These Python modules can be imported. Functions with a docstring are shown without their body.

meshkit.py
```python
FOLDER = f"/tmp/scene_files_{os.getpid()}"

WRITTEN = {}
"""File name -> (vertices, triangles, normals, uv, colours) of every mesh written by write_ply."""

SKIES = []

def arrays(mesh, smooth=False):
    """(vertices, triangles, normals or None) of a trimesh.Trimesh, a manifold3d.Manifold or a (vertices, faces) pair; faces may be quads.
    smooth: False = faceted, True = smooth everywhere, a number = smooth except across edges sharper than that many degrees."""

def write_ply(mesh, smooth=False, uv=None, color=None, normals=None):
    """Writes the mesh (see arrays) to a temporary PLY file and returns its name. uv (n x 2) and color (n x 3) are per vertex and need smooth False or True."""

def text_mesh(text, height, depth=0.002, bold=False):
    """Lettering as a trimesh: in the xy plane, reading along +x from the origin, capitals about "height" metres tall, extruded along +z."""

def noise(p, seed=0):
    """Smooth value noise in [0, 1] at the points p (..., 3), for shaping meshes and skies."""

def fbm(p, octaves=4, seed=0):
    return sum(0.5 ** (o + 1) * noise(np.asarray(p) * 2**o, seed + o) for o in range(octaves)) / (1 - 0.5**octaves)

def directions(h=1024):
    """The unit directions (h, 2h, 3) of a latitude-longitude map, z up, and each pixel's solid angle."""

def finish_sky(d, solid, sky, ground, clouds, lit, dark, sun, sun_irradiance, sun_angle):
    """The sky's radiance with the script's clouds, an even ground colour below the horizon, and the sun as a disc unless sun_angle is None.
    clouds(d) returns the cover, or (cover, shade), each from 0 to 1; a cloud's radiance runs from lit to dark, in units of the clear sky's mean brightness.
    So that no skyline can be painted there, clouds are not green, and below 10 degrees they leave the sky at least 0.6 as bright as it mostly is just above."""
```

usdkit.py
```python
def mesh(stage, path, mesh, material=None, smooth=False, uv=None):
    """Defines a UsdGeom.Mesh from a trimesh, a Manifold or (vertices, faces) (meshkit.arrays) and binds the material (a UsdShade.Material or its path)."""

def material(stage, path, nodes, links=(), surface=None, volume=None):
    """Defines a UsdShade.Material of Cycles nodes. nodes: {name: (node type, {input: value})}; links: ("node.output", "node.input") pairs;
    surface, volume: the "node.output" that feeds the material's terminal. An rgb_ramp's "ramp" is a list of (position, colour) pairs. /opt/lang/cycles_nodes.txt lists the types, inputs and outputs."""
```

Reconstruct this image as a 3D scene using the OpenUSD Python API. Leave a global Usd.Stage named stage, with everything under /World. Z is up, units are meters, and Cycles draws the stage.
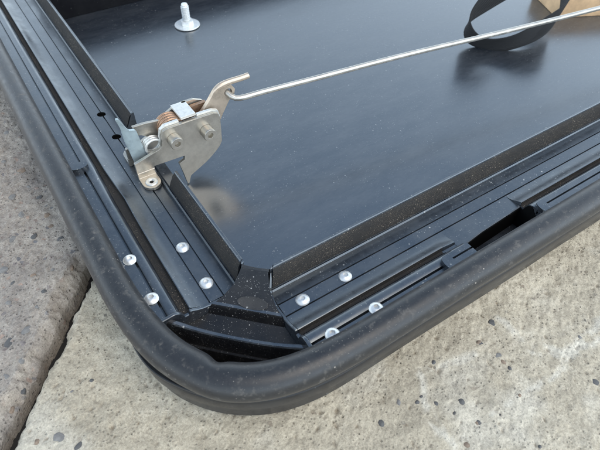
import math
import numpy as np
import trimesh
import shapely.geometry as sg
import manifold3d as m3
import usdkit
import meshkit
from pxr import Usd, UsdGeom, UsdLux, UsdShade, Gf, Sdf, Vt
from scipy.interpolate import CubicSpline

rng = np.random.default_rng(7)
stage = Usd.Stage.CreateInMemory()
UsdGeom.SetStageUpAxis(stage, 'Z')
UsdGeom.SetStageMetersPerUnit(stage, 1.0)
UsdGeom.Xform.Define(stage, '/World')
MM = 0.001

# ------------------------------------------------------------------ camera, sky, sun
EYE = np.array([-77.613, -160.944, 238.542]) * MM
FWD = np.array([0.38123739, 0.55716743, -0.73771438])
RIGHT = np.array([0.83402235, -0.55154141, 0.01444948])
UP = np.cross(RIGHT, FWD)
cam = UsdGeom.Camera.Define(stage, '/World/camera')
mat = np.eye(4)
mat[0, :3], mat[1, :3], mat[2, :3], mat[3, :3] = RIGHT, UP, -FWD, EYE
cam.AddTransformOp().Set(Gf.Matrix4d(*mat.ravel().tolist()))
cam.CreateHorizontalApertureAttr(5.76)
cam.CreateVerticalApertureAttr(4.32)
cam.CreateFocalLengthAttr(5.76 * 514.755 / 600)
cam.CreateFStopAttr(2.6)
cam.CreateFocusDistanceAttr(0.345)
cam.CreateClippingRangeAttr(Gf.Vec2f(0.01, 1000))
EXPOSURE = 0.36
cam.CreateExposureAttr(EXPOSURE)

SUN_AZ, SUN_EL = math.radians(-68), math.radians(60)      # azimuth measured from +x towards +y
sun_dir = np.array([math.cos(SUN_AZ) * math.cos(SUN_EL), math.sin(SUN_AZ) * math.cos(SUN_EL), math.sin(SUN_EL)])
SKY = 0.15
usdkit.material(stage, '/World/Looks/sky', {
    'sky': ('sky_texture', {'sky_type': 'single_scattering', 'sun_disc': False, 'sun_elevation': SUN_EL,
                            'sun_rotation': math.atan2(sun_dir[0], sun_dir[1]), 'aerosol_density': 1.5, 'air_density': 2.0}),
    'tc': ('texture_coordinate', {}), 'xyz': ('separate_xyz', {}),
    'nz': ('noise_texture', {'scale': 1.6, 'detail': 5.0, 'roughness': 0.55, 'distortion': 0.3}),
    'cl': ('map_range', {'range_type': 'smoothstep', 'from_min': 0.42, 'from_max': 0.68, 'to_min': 0.0, 'to_max': 0.08}),
    'hz': ('map_range', {'range_type': 'smoothstep', 'from_min': 0.2, 'from_max': 0.78, 'to_min': 0.6, 'to_max': 0.0}),
    'fac': ('math', {'math_type': 'maximum'}), 'bw': ('rgb_to_bw', {}),
    'k': ('math', {'math_type': 'multiply', 'value2': 4.2}), 'cc': ('combine_color', {}), 'kr': ('math', {'math_type': 'multiply', 'value2': 0.86}), 'kb': ('math', {'math_type': 'multiply', 'value2': 1.16}),
    'mx': ('mix_color', {'use_clamp': False}),
    'bg': ('background_shader', {'strength': SKY})},
    [('tc.generated', 'xyz.vector'), ('tc.generated', 'nz.vector'), ('nz.fac', 'cl.value'), ('xyz.z', 'hz.value'), ('cl.result', 'fac.value1'), ('hz.result', 'fac.value2'),
     ('sky.color', 'bw.color'), ('bw.val', 'k.value1'), ('k.value', 'kr.value1'), ('k.value', 'kb.value1'), ('kr.value', 'cc.r'), ('k.value', 'cc.g'), ('kb.value', 'cc.b'),
     ('fac.value', 'mx.fac'), ('sky.color', 'mx.a'), ('cc.color', 'mx.b'), ('mx.result', 'bg.color')], surface='bg.background')
dome = UsdLux.DomeLight.Define(stage, '/World/sky')
UsdShade.MaterialBindingAPI.Apply(dome.GetPrim()).Bind(UsdShade.Material.Get(stage, '/World/Looks/sky'))
dome.GetPrim().SetCustomDataByKey('kind', 'structure')
sun = UsdLux.DistantLight.Define(stage, '/World/sun')
sun.CreateIntensityAttr(0.22)
sun.CreateAngleAttr(34.0)
sun.CreateNormalizeAttr(True) if hasattr(sun, 'CreateNormalizeAttr') else None
sun.GetPrim().CreateAttribute('inputs:normalize', Sdf.ValueTypeNames.Bool).Set(True)
sun.CreateColorAttr(Gf.Vec3f(1.0, 0.92, 0.80))
zax = sun_dir
xax = np.cross([0, 0, 1.0], zax); xax /= np.linalg.norm(xax)
yax = np.cross(zax, xax)
sm = np.eye(4); sm[0, :3], sm[1, :3], sm[2, :3] = xax, yax, zax
sun.AddTransformOp().Set(Gf.Matrix4d(*sm.ravel().tolist()))

rot_f = 514.755


def at(u, v, z=-45.0):
    d = RIGHT * (u - 300) / rot_f - UP * (v - 225) / rot_f + FWD
    e = EYE / MM
    return (e + d * (z - e[2]) / d[2])[:2]


# ------------------------------------------------------------------ materials
L = '/World/Looks/'
TEX = ('texture_coordinate', {})
POS = ('geometry', {})


def flat(name, color, rough, metallic=0.0, ior=1.5, bevel=0.0, bump=0.0, bscale=2000.0, vary=0.0, vscale=300.0, coat=0.0, spec=0.5):
    """One even material with slight tone variation, optional fine bump and rounded edges."""
    n = {'g': POS, 'p': ('principled_bsdf', {'roughness': rough, 'metallic': metallic, 'ior': ior, 'coat_weight': coat, 'specular_ior_level': spec}),
         'nz': ('noise_texture', {'scale': vscale, 'detail': 5.0, 'roughness': 0.65}),
         'r': ('rgb_ramp', {'ramp': [(0.3, tuple(c * (1 - vary) for c in color)), (0.7, tuple(min(1, c * (1 + vary)) for c in color))]}),
         'mr': ('map_range', {'from_min': 0.3, 'from_max': 0.7, 'to_min': max(0.03, rough - 0.5 * vary), 'to_max': min(1, rough + 0.6 * vary)})}
    l = [('g.position', 'nz.vector'), ('nz.fac', 'r.fac'), ('r.color', 'p.base_color'), ('nz.fac', 'mr.value'), ('mr.result', 'p.roughness')]
    last = None
    if bevel:
        n['bv'] = ('bevel', {'radius': bevel * MM, 'samples': 3})
        last = 'bv.bevel'
    if bump:
        n['bn'] = ('noise_texture', {'scale': bscale, 'detail': 4.0, 'roughness': 0.6})
        n['bp'] = ('bump', {'strength': 1.0, 'distance': bump * MM})
        l += [('g.position', 'bn.vector'), ('bn.fac', 'bp.height')]
        if last:
            l.append((last, 'bp.normal'))
        last = 'bp.normal'
    if last:
        l.append((last, 'p.normal'))
    usdkit.material(stage, L + name, n, l, surface='p.BSDF')
    return L + name


def dusty(name, color, rough, ior=1.5, bevel=0.0, speck=0.5, film=0.1, bump=0.02, metallic=0.0, speckscale=330.0, dust=(0.46, 0.45, 0.42), filmscale=55.0, stretch=(1, 1, 1), filmlo=0.42, tint=(1.0, 1.0, 1.0), rvar=1.0, tint2=None, grain=2600.0):
    """Dark surface with fine pale dust specks (clustered), a thin uneven dust film and micro grain."""
    n = {'g': POS,
         'p': ('principled_bsdf', {'ior': ior, 'metallic': metallic, 'specular_tint': tint}),
         'big': ('noise_texture', {'scale': 28.0, 'detail': 3.0, 'roughness': 0.6}),
         'v': ('voronoi_texture', {'scale': speckscale, 'randomness': 1.0}),
         'vs': ('separate_color', {}),
         'vm': ('map_range', {'from_min': 0.10, 'from_max': 0.26, 'to_min': 1.0, 'to_max': 0.0, 'clamp': True}),
         'pick': ('map_range', {'from_min': 1.0 - 0.30 * speck, 'from_max': 1.0 - 0.30 * speck + 0.08, 'to_min': 0.0, 'to_max': 1.0, 'clamp': True}),
         'cl': ('map_range', {'from_min': 0.40, 'from_max': 0.62, 'to_min': 0.15, 'to_max': 1.0, 'clamp': True}),
         'm1': ('math', {'math_type': 'multiply'}), 'm2': ('math', {'math_type': 'multiply'}),
         'v2': ('voronoi_texture', {'scale': speckscale * 3.1, 'randomness': 1.0}),
         'v2s': ('separate_color', {}),
         'v2m': ('map_range', {'from_min': 0.15, 'from_max': 0.35, 'to_min': 0.8, 'to_max': 0.0, 'clamp': True}),
         'pick2': ('map_range', {'from_min': 1.0 - 0.42 * speck, 'from_max': 1.0 - 0.42 * speck + 0.1, 'to_min': 0.0, 'to_max': 1.0, 'clamp': True}),
         'm3': ('math', {'math_type': 'multiply'}), 'm4': ('math', {'math_type': 'multiply'}),
         'mx': ('math', {'math_type': 'maximum'}),
         'map': ('mapping', {'scale': stretch}),
         'fn': ('noise_texture', {'scale': filmscale, 'detail': 7.0, 'roughness': 0.7}),
         'fm': ('map_range', {'from_min': filmlo, 'from_max': 0.75, 'to_min': 0.0, 'to_max': film * 2.2, 'clamp': True}),
         'ad': ('math', {'math_type': 'maximum'}),
         'c': ('mix_color', {'a': color, 'b': dust}),
         'rr': ('map_range', {'from_min': 0.35, 'from_max': 0.7, 'to_min': rough - 0.06 * rvar, 'to_max': rough + 0.12 * rvar, 'clamp': True}),
         'ra': ('math', {'math_type': 'add', 'use_clamp': True}),
         'rs': ('math', {'math_type': 'multiply', 'value2': 0.5}),
         'bn': ('noise_texture', {'scale': grain, 'detail': 3.0, 'roughness': 0.6}),
         'ba': ('math', {'math_type': 'add'}),
         'bp': ('bump', {'strength': 1.0, 'distance': bump * MM})}
    l = [('g.position', 'big.vector'), ('g.position', 'v.vector'), ('v.color', 'vs.color'), ('v.distance', 'vm.value'), ('vs.r', 'pick.value'),
         ('big.fac', 'cl.value'), ('vm.result', 'm1.value1'), ('pick.result', 'm1.value2'), ('m1.value', 'm2.value1'), ('cl.result', 'm2.value2'),
         ('g.position', 'v2.vector'), ('v2.color', 'v2s.color'), ('v2.distance', 'v2m.value'), ('v2s.r', 'pick2.value'),
         ('v2m.result', 'm3.value1'), ('pick2.result', 'm3.value2'), ('m3.value', 'm4.value1'), ('cl.result', 'm4.value2'),
         ('m2.value', 'mx.value1'), ('m4.value', 'mx.value2'),
         ('g.position', 'map.vector'), ('map.vector', 'fn.vector'), ('fn.fac', 'fm.value'), ('mx.value', 'ad.value1'), ('fm.result', 'ad.value2'),
         ('ad.value', 'c.fac'), ('c.result', 'p.base_color'), ('fn.fac', 'rr.value'), ('rr.result', 'ra.value1'), ('ad.value', 'rs.value1'), ('rs.value', 'ra.value2'),
         ('ra.value', 'p.roughness'), ('g.position', 'bn.vector'), ('bn.fac', 'ba.value1'), ('mx.value', 'ba.value2'), ('ba.value', 'bp.height'), ('bp.normal', 'p.normal')]
    if bevel:
        n['bv'] = ('bevel', {'radius': bevel * MM, 'samples': 3})
        l.append(('bv.bevel', 'bp.normal'))
    usdkit.material(stage, L + name, n, l, surface='p.BSDF')
    return L + name


M_RAIL = dusty('black_powder_coat', (0.007, 0.008, 0.010), 0.29, ior=2.05, speck=0.34, film=0.012, tint=(0.86, 0.94, 1.0), bump=0.012)
M_CORNER = dusty('black_moulded_plastic', (0.006, 0.006, 0.0065), 0.34, ior=1.45, bevel=0.6, speck=0.55, film=0.006, bump=0.05, speckscale=520, grain=1500)
M_GRIT = dusty('gritty_black_foam', (0.016, 0.0148, 0.0135), 0.8, ior=1.4, speck=1.9, film=0.02, bump=0.25, speckscale=700, grain=1400, dust=(0.30, 0.25, 0.19))
M_PANEL = dusty('black_semigloss_panel', (0.006, 0.007, 0.009), 0.25, ior=2.35, speck=0.2, film=0.008, rvar=0.35, tint=(0.92, 0.97, 1.0), bump=0.012, speckscale=400, filmscale=22, stretch=(1, 2.6, 1), grain=900)
M_SEAL = dusty('scuffed_black_rubber', (0.007, 0.007, 0.0075), 0.36, ior=1.5, speck=0.26, film=0.085, bump=0.06, filmscale=190, filmlo=0.56, dust=(0.36, 0.32, 0.27), speckscale=480)
M_SKIRT = dusty('black_frame_trim', (0.006, 0.006, 0.0065), 0.30, ior=1.38, bevel=0.5, speck=0.1, film=0.006, bump=0.01)
M_DARK = flat('void_shade_black', (0.004, 0.004, 0.004), 0.9, spec=0.05)  # near-black that stands for shade in the slot, holes and gaps
M_BLACKBAR = dusty('matt_black_bar', (0.004, 0.004, 0.005), 0.6, ior=1.15, speck=0.12, film=0.004, bump=0.04)
M_NICKEL = flat('worn_zinc_plate', (0.42, 0.385, 0.33), 0.31, metallic=0.95, bevel=0.45, bump=0.015, bscale=900, vary=0.07, vscale=160)
M_BRIGHT = flat('bright_zinc', (0.56, 0.55, 0.51), 0.36, metallic=0.7, bevel=0.4, vary=0.10, vscale=400)
M_GALV = flat('blue_grey_galvanised', (0.34, 0.40, 0.41), 0.36, metallic=0.8, bevel=0.5, vary=0.14, vscale=160)
M_BRASSY = flat('tarnished_steel', (0.44, 0.36, 0.28), 0.38, metallic=0.85, bevel=0.4, vary=0.13, vscale=180)
M_COPPER = flat('coppery_spring', (0.32, 0.20, 0.13), 0.35, metallic=0.85, vary=0.2, vscale=500)
M_ROD = flat('steel_rod', (0.42, 0.395, 0.35), 0.38, metallic=0.95, vary=0.16, vscale=120)
M_SCREW = flat('silver_screw', (0.66, 0.66, 0.64), 0.38, metallic=0.75, vary=0.12, vscale=500)
M_SOCKET = flat('socket_shadow_steel', (0.20, 0.19, 0.18), 0.5, metallic=0.6)
M_RECESS = dusty('grey_worn_plastic', (0.018, 0.017, 0.016), 0.5, speck=0.3, film=0.02, bump=0.03)
M_TAN = flat('tan_board', (0.46, 0.30, 0.165), 0.6, vary=0.3, vscale=60)
M_SOIL = flat('dark_joint_dirt', (0.016, 0.014, 0.012), 0.95, vary=0.4, bump=1.0, bscale=300)

# webbing: fine woven ribs
usdkit.material(stage, L + 'black_webbing', {
    'uv': ('attribute', {'attribute': 'st'}), 'w': ('wave_texture', {'bands_direction': 'y', 'scale': 0.16, 'distortion': 0.4}),
    'w2': ('wave_texture', {'bands_direction': 'x', 'scale': 0.22, 'distortion': 0.3}), 'mm': ('math', {'math_type': 'add'}),
    'bp': ('bump', {'strength': 0.7, 'distance': 0.0003}), 'p': ('principled_bsdf', {'base_color': (0.008, 0.008, 0.0085), 'roughness': 0.7, 'specular_ior_level': 0.3})},
    [('uv.vector', 'w.vector'), ('uv.vector', 'w2.vector'), ('w.fac', 'mm.value1'), ('w2.fac', 'mm.value2'), ('mm.value', 'bp.height'), ('bp.normal', 'p.normal')], surface='p.BSDF')
M_WEB = L + 'black_webbing'


def concrete(name, base, light, dark, stone_a, stone_b, stone_amt, vein, bumpd=0.0008):
    n = {'g': POS, 'p': ('principled_bsdf', {'roughness': 0.93, 'specular_ior_level': 0.25}),
         'n1': ('noise_texture', {'scale': 14.0, 'detail': 6.0, 'roughness': 0.65}),
         'n2': ('noise_texture', {'scale': 170.0, 'detail': 8.0, 'roughness': 0.75}),
         'mixn': ('math', {'math_type': 'multiply_add', 'value2': 0.45}),
         'n1s': ('math', {'math_type': 'multiply', 'value2': 0.55}),
         'r': ('rgb_ramp', {'ramp': [(0.36, dark), (0.50, base), (0.64, light)]}),
         'wn': ('noise_texture', {'scale': 240.0, 'detail': 3.0}), 'wadd': ('vector_math', {'math_type': 'multiply_add', 'vector2': (0.006, 0.006, 0.006)}),
         'v': ('voronoi_texture', {'scale': 210.0}), 'vs': ('separate_color', {}),
         'vd': ('map_range', {'from_min': 0.28, 'from_max': 0.36, 'to_min': 1.0, 'to_max': 0.0, 'clamp': True}),
         'vp': ('map_range', {'from_min': 1 - stone_amt, 'from_max': 1 - stone_amt + 0.05, 'to_min': 0.0, 'to_max': 1.0, 'clamp': True}),
         'vx': ('math', {'math_type': 'multiply'}),
         'sc': ('mix_color', {'a': stone_a, 'b': stone_b}), 'c1': ('mix_color', {}),
         'f': ('voronoi_texture', {'scale': 640.0}), 'fs': ('separate_color', {}),
         'fd': ('map_range', {'from_min': 0.22, 'from_max': 0.5, 'to_min': 1.0, 'to_max': 0.0, 'clamp': True}),
         'fp': ('map_range', {'from_min': 0.72, 'from_max': 1.0, 'to_min': 0.0, 'to_max': 0.7, 'clamp': True}),
         'fx': ('math', {'math_type': 'multiply'}),
         'gr': ('noise_texture', {'scale': 780.0, 'detail': 4.0, 'roughness': 0.8}),
         'gm': ('map_range', {'from_min': 0.30, 'from_max': 0.70, 'to_min': 0.66, 'to_max': 1.32, 'clamp': True}),
         'c2': ('mix_color', {'b': tuple(x * 0.42 for x in base)}),
         'c4': ('mix_color', {'blend_type': 'multiply', 'fac': 1.0, 'use_clamp_result': False}),
         'bs': ('math', {'math_type': 'multiply_add', 'value2': 0.5}),
         'at': ('attribute', {'attribute': 'tint'}), 'c3': ('mix_color', {'b': vein}),
         'bm': ('math', {'math_type': 'subtract'}), 'bp': ('bump', {'strength': 1.0, 'distance': bumpd})}
    l = [('g.position', 'n1.vector'), ('g.position', 'n2.vector'), ('n1.fac', 'n1s.value1'), ('n2.fac', 'mixn.value1'), ('n1s.value', 'mixn.value3'), ('mixn.value', 'r.fac'),
         ('g.position', 'wn.vector'), ('wn.color', 'wadd.vector1'), ('g.position', 'wadd.vector3'), ('wadd.vector', 'v.vector'), ('g.position', 'f.vector'), ('g.position', 'gr.vector'), ('gr.fac', 'gm.value'), ('gr.fac', 'bs.value1'), ('n2.fac', 'bs.value3'),
         ('v.color', 'vs.color'), ('v.distance', 'vd.value'), ('vs.r', 'vp.value'), ('vd.result', 'vx.value1'), ('vp.result', 'vx.value2'),
         ('vs.g', 'sc.fac'), ('vx.value', 'c1.fac'), ('r.color', 'c1.a'), ('sc.result', 'c1.b'),
         ('f.color', 'fs.color'), ('f.distance', 'fd.value'), ('fs.r', 'fp.value'), ('fd.result', 'fx.value1'), ('fp.result', 'fx.value2'),
         ('fx.value', 'c2.fac'), ('c1.result', 'c2.a'), ('at.fac', 'c3.fac'), ('c2.result', 'c3.a'), ('c3.result', 'c4.a'), ('gm.result', 'c4.b'), ('c4.result', 'p.base_color'),
         ('bs.value', 'bm.value1'), ('fx.value', 'bm.value2'), ('bm.value', 'bp.height'), ('bp.normal', 'p.normal')]
    usdkit.material(stage, L + name, n, l, surface='p.BSDF')
    return L + name


M_CON_R = concrete('pale_concrete', (0.41, 0.355, 0.265), (0.52, 0.46, 0.355), (0.31, 0.268, 0.20), (0.13, 0.125, 0.11), (0.30, 0.24, 0.17), 0.05, (0.62, 0.58, 0.49))
M_CON_L = concrete('grey_weathered_concrete', (0.36, 0.315, 0.265), (0.49, 0.44, 0.375), (0.24, 0.21, 0.185), (0.16, 0.16, 0.165), (0.38, 0.28, 0.22), 0.30, (0.42, 0.36, 0.29), 0.0016)
STONES = [flat('dark_stone', (0.075, 0.072, 0.068), 0.7, vary=0.3, vscale=500, bump=0.2, bscale=900),
          flat('grey_stone', (0.16, 0.152, 0.14), 0.8, vary=0.3, vscale=500, bump=0.2, bscale=900),
          flat('brown_stone', (0.19, 0.14, 0.10), 0.8, vary=0.3, vscale=500, bump=0.2, bscale=900)]


# ------------------------------------------------------------------ helpers
used = {}


def path_for(name, parent):
    base = str(parent.GetPath()) if parent else '/World'
    k = (base, name)
    used[k] = used.get(k, -1) + 1
    return f'{base}/{name}' + (f'_{used[k]:03d}' if used[k] else '')


def obj(name, mesh, material, parent=None, smooth=30, **data):
    """One Mesh prim; the given mesh is in millimetres."""
    v, f = (mesh if isinstance(mesh, tuple) else (mesh.vertices, mesh.faces))
    v = np.asarray(v, float) * MM
    p = usdkit.mesh(stage, path_for(name, parent), (v, np.asarray(f)), material, smooth=smooth).GetPrim()
    for k, x in data.items():
        p.SetCustomDataByKey(k, x)
    return p


def xform(name, parent=None, loc=None, **data):
    p = UsdGeom.Xform.Define(stage, path_for(name, parent))
    if loc is not None:
        p.AddTranslateOp().Set(Gf.Vec3d(*[c * MM for c in loc]))
    for k, x in data.items():
        p.GetPrim().SetCustomDataByKey(k, x)
    return p.GetPrim()


def join(*ms):
    ms = [trimesh.Trimesh(m[0], np.vstack([np.asarray(m[1])[:, [0, 1, 2]], np.asarray(m[1])[:, [0, 2, 3]]]) if np.shape(m[1])[1] == 4 else m[1], process=False) if isinstance(m, tuple) else m for m in ms]
    return trimesh.util.concatenate(ms)


def tri(v, quads):
    q = np.asarray(quads)
    return trimesh.Trimesh(v, np.vstack([q[:, [0, 1, 2]], q[:, [0, 2, 3]]]), process=False)


def grid_mesh(P, closed_u=False, closed_v=False):
    """P (n, m, 3) -> mesh of its quads."""
    n, m = P.shape[:2]
    iu = np.arange(n if closed_u else n - 1); iv = np.arange(m if closed_v else m - 1)
    I, J = np.meshgrid(iu, iv, indexing='ij')
    a = I * m + J; b = ((I + 1) % n) * m + J; c = ((I + 1) % n) * m + (J + 1) % m; d = I * m + (J + 1) % m
    return tri(P.reshape(-1, 3), np.stack([a, b, c, d], -1).reshape(-1, 4))


def fix(m):
    m = trimesh.Trimesh(m.vertices, m.faces, process=True)
    m.fix_normals()
    return m


def plate_xz(pts, y0, y1, holes=(), rnd=0.0):
    """Flat plate with its outline in the xz plane, from y0 to y1."""
    poly = sg.Polygon(pts, [h for h in holes])
    if rnd:
        poly = poly.buffer(-rnd).buffer(2 * rnd).buffer(-rnd)
    m = trimesh.creation.extrude_polygon(poly, y1 - y0)
    v = m.vertices.copy()
    return fix(trimesh.Trimesh(np.column_stack([v[:, 0], y0 + v[:, 2], v[:, 1]]), m.faces[:, ::-1]))


def circle(cx, cy, r, n=24):
    a = np.linspace(0, 2 * np.pi, n, endpoint=False)
    return np.column_stack([cx + r * np.cos(a), cy + r * np.sin(a)])


def sweep(pts, r, sides=12, caps=True, scale=None):
    p = np.asarray(pts, float)
    t = np.gradient(p, axis=0); t /= np.linalg.norm(t, axis=1, keepdims=True)
    ref = np.array([0, 0, 1.0]) if abs(t[0][2]) < 0.9 else np.array([0, 1.0, 0])
    rings, a = [], None
    for i in range(len(p)):
        a = ref - t[i] * (ref @ t[i]) if a is None else a - t[i] * (a @ t[i])
        a /= np.linalg.norm(a)
        b = np.cross(t[i], a)
        th = np.linspace(0, 2 * np.pi, sides, endpoint=False)
        rr = r if np.ndim(r) == 0 else r[i]
        rings.append(p[i] + rr * (np.cos(th)[:, None] * a + np.sin(th)[:, None] * b))
    P = np.array(rings)
    m = grid_mesh(P, closed_v=True)
    if caps:
        n, s = len(p), sides
        v = np.vstack([m.vertices, p[0], p[-1]])
        j = np.arange(s)
        f0 = np.column_stack([np.full(s, n * s), (j + 1) % s, j])[:, ::-1]
        f1 = np.column_stack([np.full(s, n * s + 1), (n - 1) * s + j, (n - 1) * s + (j + 1) % s])[:, ::-1]
        m = trimesh.Trimesh(v, np.vstack([m.faces, f0, f1]), process=False)
    return fix(m)


def spline(pts, n):
    p = np.asarray(pts, float)
    d = np.r_[0, np.cumsum(np.linalg.norm(np.diff(p, axis=0), axis=1))]
    return CubicSpline(d, p)(np.linspace(0, d[-1], n))


def revolve(profile, at, n=32, axis='z'):
    m = trimesh.creation.revolve(np.asarray(profile, float), sections=n)
    if axis == '-y':
        v = m.vertices; m = trimesh.Trimesh(np.column_stack([v[:, 0], -v[:, 2], v[:, 1]]), m.faces)
    m.apply_translation(at)
    return fix(m)


def box(lo, hi):
    m = trimesh.creation.box(np.subtract(hi, lo)); m.apply_translation(np.add(lo, hi) / 2)
    return m


def man(m):
    m = fix(m)
    return m3.Manifold(m3.Mesh(np.asarray(m.vertices, np.float32), np.asarray(m.faces, np.uint32)))


def unman(M):
    q = M.to_mesh()
    return trimesh.Trimesh(np.array(q.vert_properties[:, :3]), np.array(q.tri_verts), process=False)


# ------------------------------------------------------------------ the cover: frame rails
ZP = -34.0                                                      # top of the panel, below the top of the frame's lip
cover = xform('bed_cover', label='black framed cover lying face up on concrete, with rubber edge seal and metal latch', category='cover')

# rail cross-section: (s outward from the lip's outer face, z)
PROF = [(-2.2, -40), (-2.2, -0.6), (-1.7, -0.1), (-0.5, 0), (0, -0.5), (0.3, -1.5), (5.9, -12.8), (6.1, -12.2), (6.5, -12.1), (7.4, -12.9),
        (7.6, -15.3), (11.5, -14.7), (15.5, -14.05), (15.7, -15.6), (16.3, -15.6), (16.5, -13.9), (20, -13.8), (24.8, -13.8), (25.0, -15.4), (25.6, -15.4),
        (25.8, -13.7), (30, -13.2), (33.5, -11.8), (36, -10.3), (37.7, -9.6), (38.2, -9.8), (38.6, -11.0), (39.0, -12.7), (41.3, -12.9), (41.8, -11.6),
        (42.4, -9.6), (43.6, -7.4), (45.2, -6.3), (47, -5.9), (49, -6.0), (50.3, -6.6), (50.5, -10), (51.5, -10), (51.7, -6.9), (55, -6.8),
        (62, -6.9), (70, -7.4), (70, -14), (67, -14.2), (67, -40)]
PROF = np.array(PROF, float)
I_HUMP = range(21, 29)                                           # the points of the channel's inner side


def end_offset(s):
    return 6.8 + 8.5 * np.exp(-np.clip(s + 1, 0, 80) / 6.0)


def left_pt(s, y, z): return np.stack([-s, y, z], -1)
def right_pt(s, x, z): return np.stack([x, -s, z], -1)


def loft(profiles, stations, put, cap0=True, cap1=True):
    P = np.stack([put(pr[:, 0], np.broadcast_to(st, len(pr)), pr[:, 1]) for pr, st in zip(profiles, stations)])
    m = grid_mesh(P, closed_v=True)
    parts = [m]
    for k, on in ((0, cap0), (-1, cap1)):
        if on:
            pr = profiles[k]
            v, f = trimesh.creation.triangulate_polygon(sg.Polygon(pr), engine='earcut')
            st = np.broadcast_to(stations[k], len(pr))
            idx = np.array([np.argmin(np.abs(pr - w).sum(1)) for w in v])
            parts.append(trimesh.Trimesh(P[k][idx], f, process=False))
    m = trimesh.util.concatenate(parts)
    return fix(m)


def flared(y):
    pr = PROF.copy()
    f = np.interp(y, [0, 70, 90, 112, 130, 148], [0.7, 0.8, 1.0, 1.7, 0.7, 0.0])
    for i in I_HUMP:
        w = np.interp(i, [21, 24, 28], [0.3, 1.0, 1.0]) if i < 28 else 0.2
        pr[i, 0] -= f * w
    g = np.interp(y, [0, 112, 148], [0.9, 0.9, 0.0])
    for i in range(28, 32):
        pr[i, 0] += g
    return pr


ys = [end_offset(PROF[:, 0]), 24, 70, 82, 92, 102, 112, 121, 130, 139, 148]
left_low = loft([flared(0)] + [flared(y) for y in ys[1:]], ys, left_pt, cap1=False)
left_far = loft([PROF, PROF], [148, 188.5], left_pt, cap0=False, cap1=False)
left_far2 = loft([PROF, PROF], [188.5, 640], left_pt, cap0=False)
# the lip is cut away under the latch (y 108 .. 188)
cut = man(box((-1.2, 108, -12.2), (6, 188.5, 5))) + man(box((-5.2, 108, -12.2), (3, 188.5, 5)))
for y_ in (185.5, 220.5):
    cyl = trimesh.creation.cylinder(radius=3.4, height=9, sections=28); cyl.apply_translation((-16.4, y_, -14.5)); cut = cut + man(cyl)
lm = unman(man(trimesh.util.concatenate([loft([flared(0)] + [flared(y) for y in ys[1:]] + [PROF], ys + [640], left_pt)])) - cut)
rail_l = obj('frame_rail', lm, M_RAIL, cover, smooth=28)

# right rail with the milled opening
near = loft([PROF, PROF], [end_offset(PROF[:, 0]), 116.0], right_pt)
far = loft([PROF, PROF], [190.0, 720], right_pt)


def opened(edge):
    pr = PROF[:21].copy()
    return np.vstack([pr, [(30, -13.6), (edge - 0.6, -12.6), (edge, -13.0), (edge, -30), (58.0, -30), (58.0, -7.0), (62, -6.9), (70, -7.4), (70, -14), (67, -14.2), (67, -40)]])


def flatten(pr, w):
    q = pr.copy()
    for i in range(21, 30):
        q[i, 1] = pr[i, 1] * (1 - w) + (-13.2) * w
    return q


mid0 = loft([PROF, flatten(PROF, 0.55)], [116.0, 127.0], right_pt)
mid = loft([opened(43.5), opened(41.0), opened(39.5)], [127.0, 150.0, 182.0], right_pt)
mid1 = loft([opened(39.5), opened(39.0)], [182.0, 190.0], right_pt)
rail_r = obj('frame_rail', join(near, mid0, mid, mid1, far), M_RAIL, cover, smooth=28)


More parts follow.
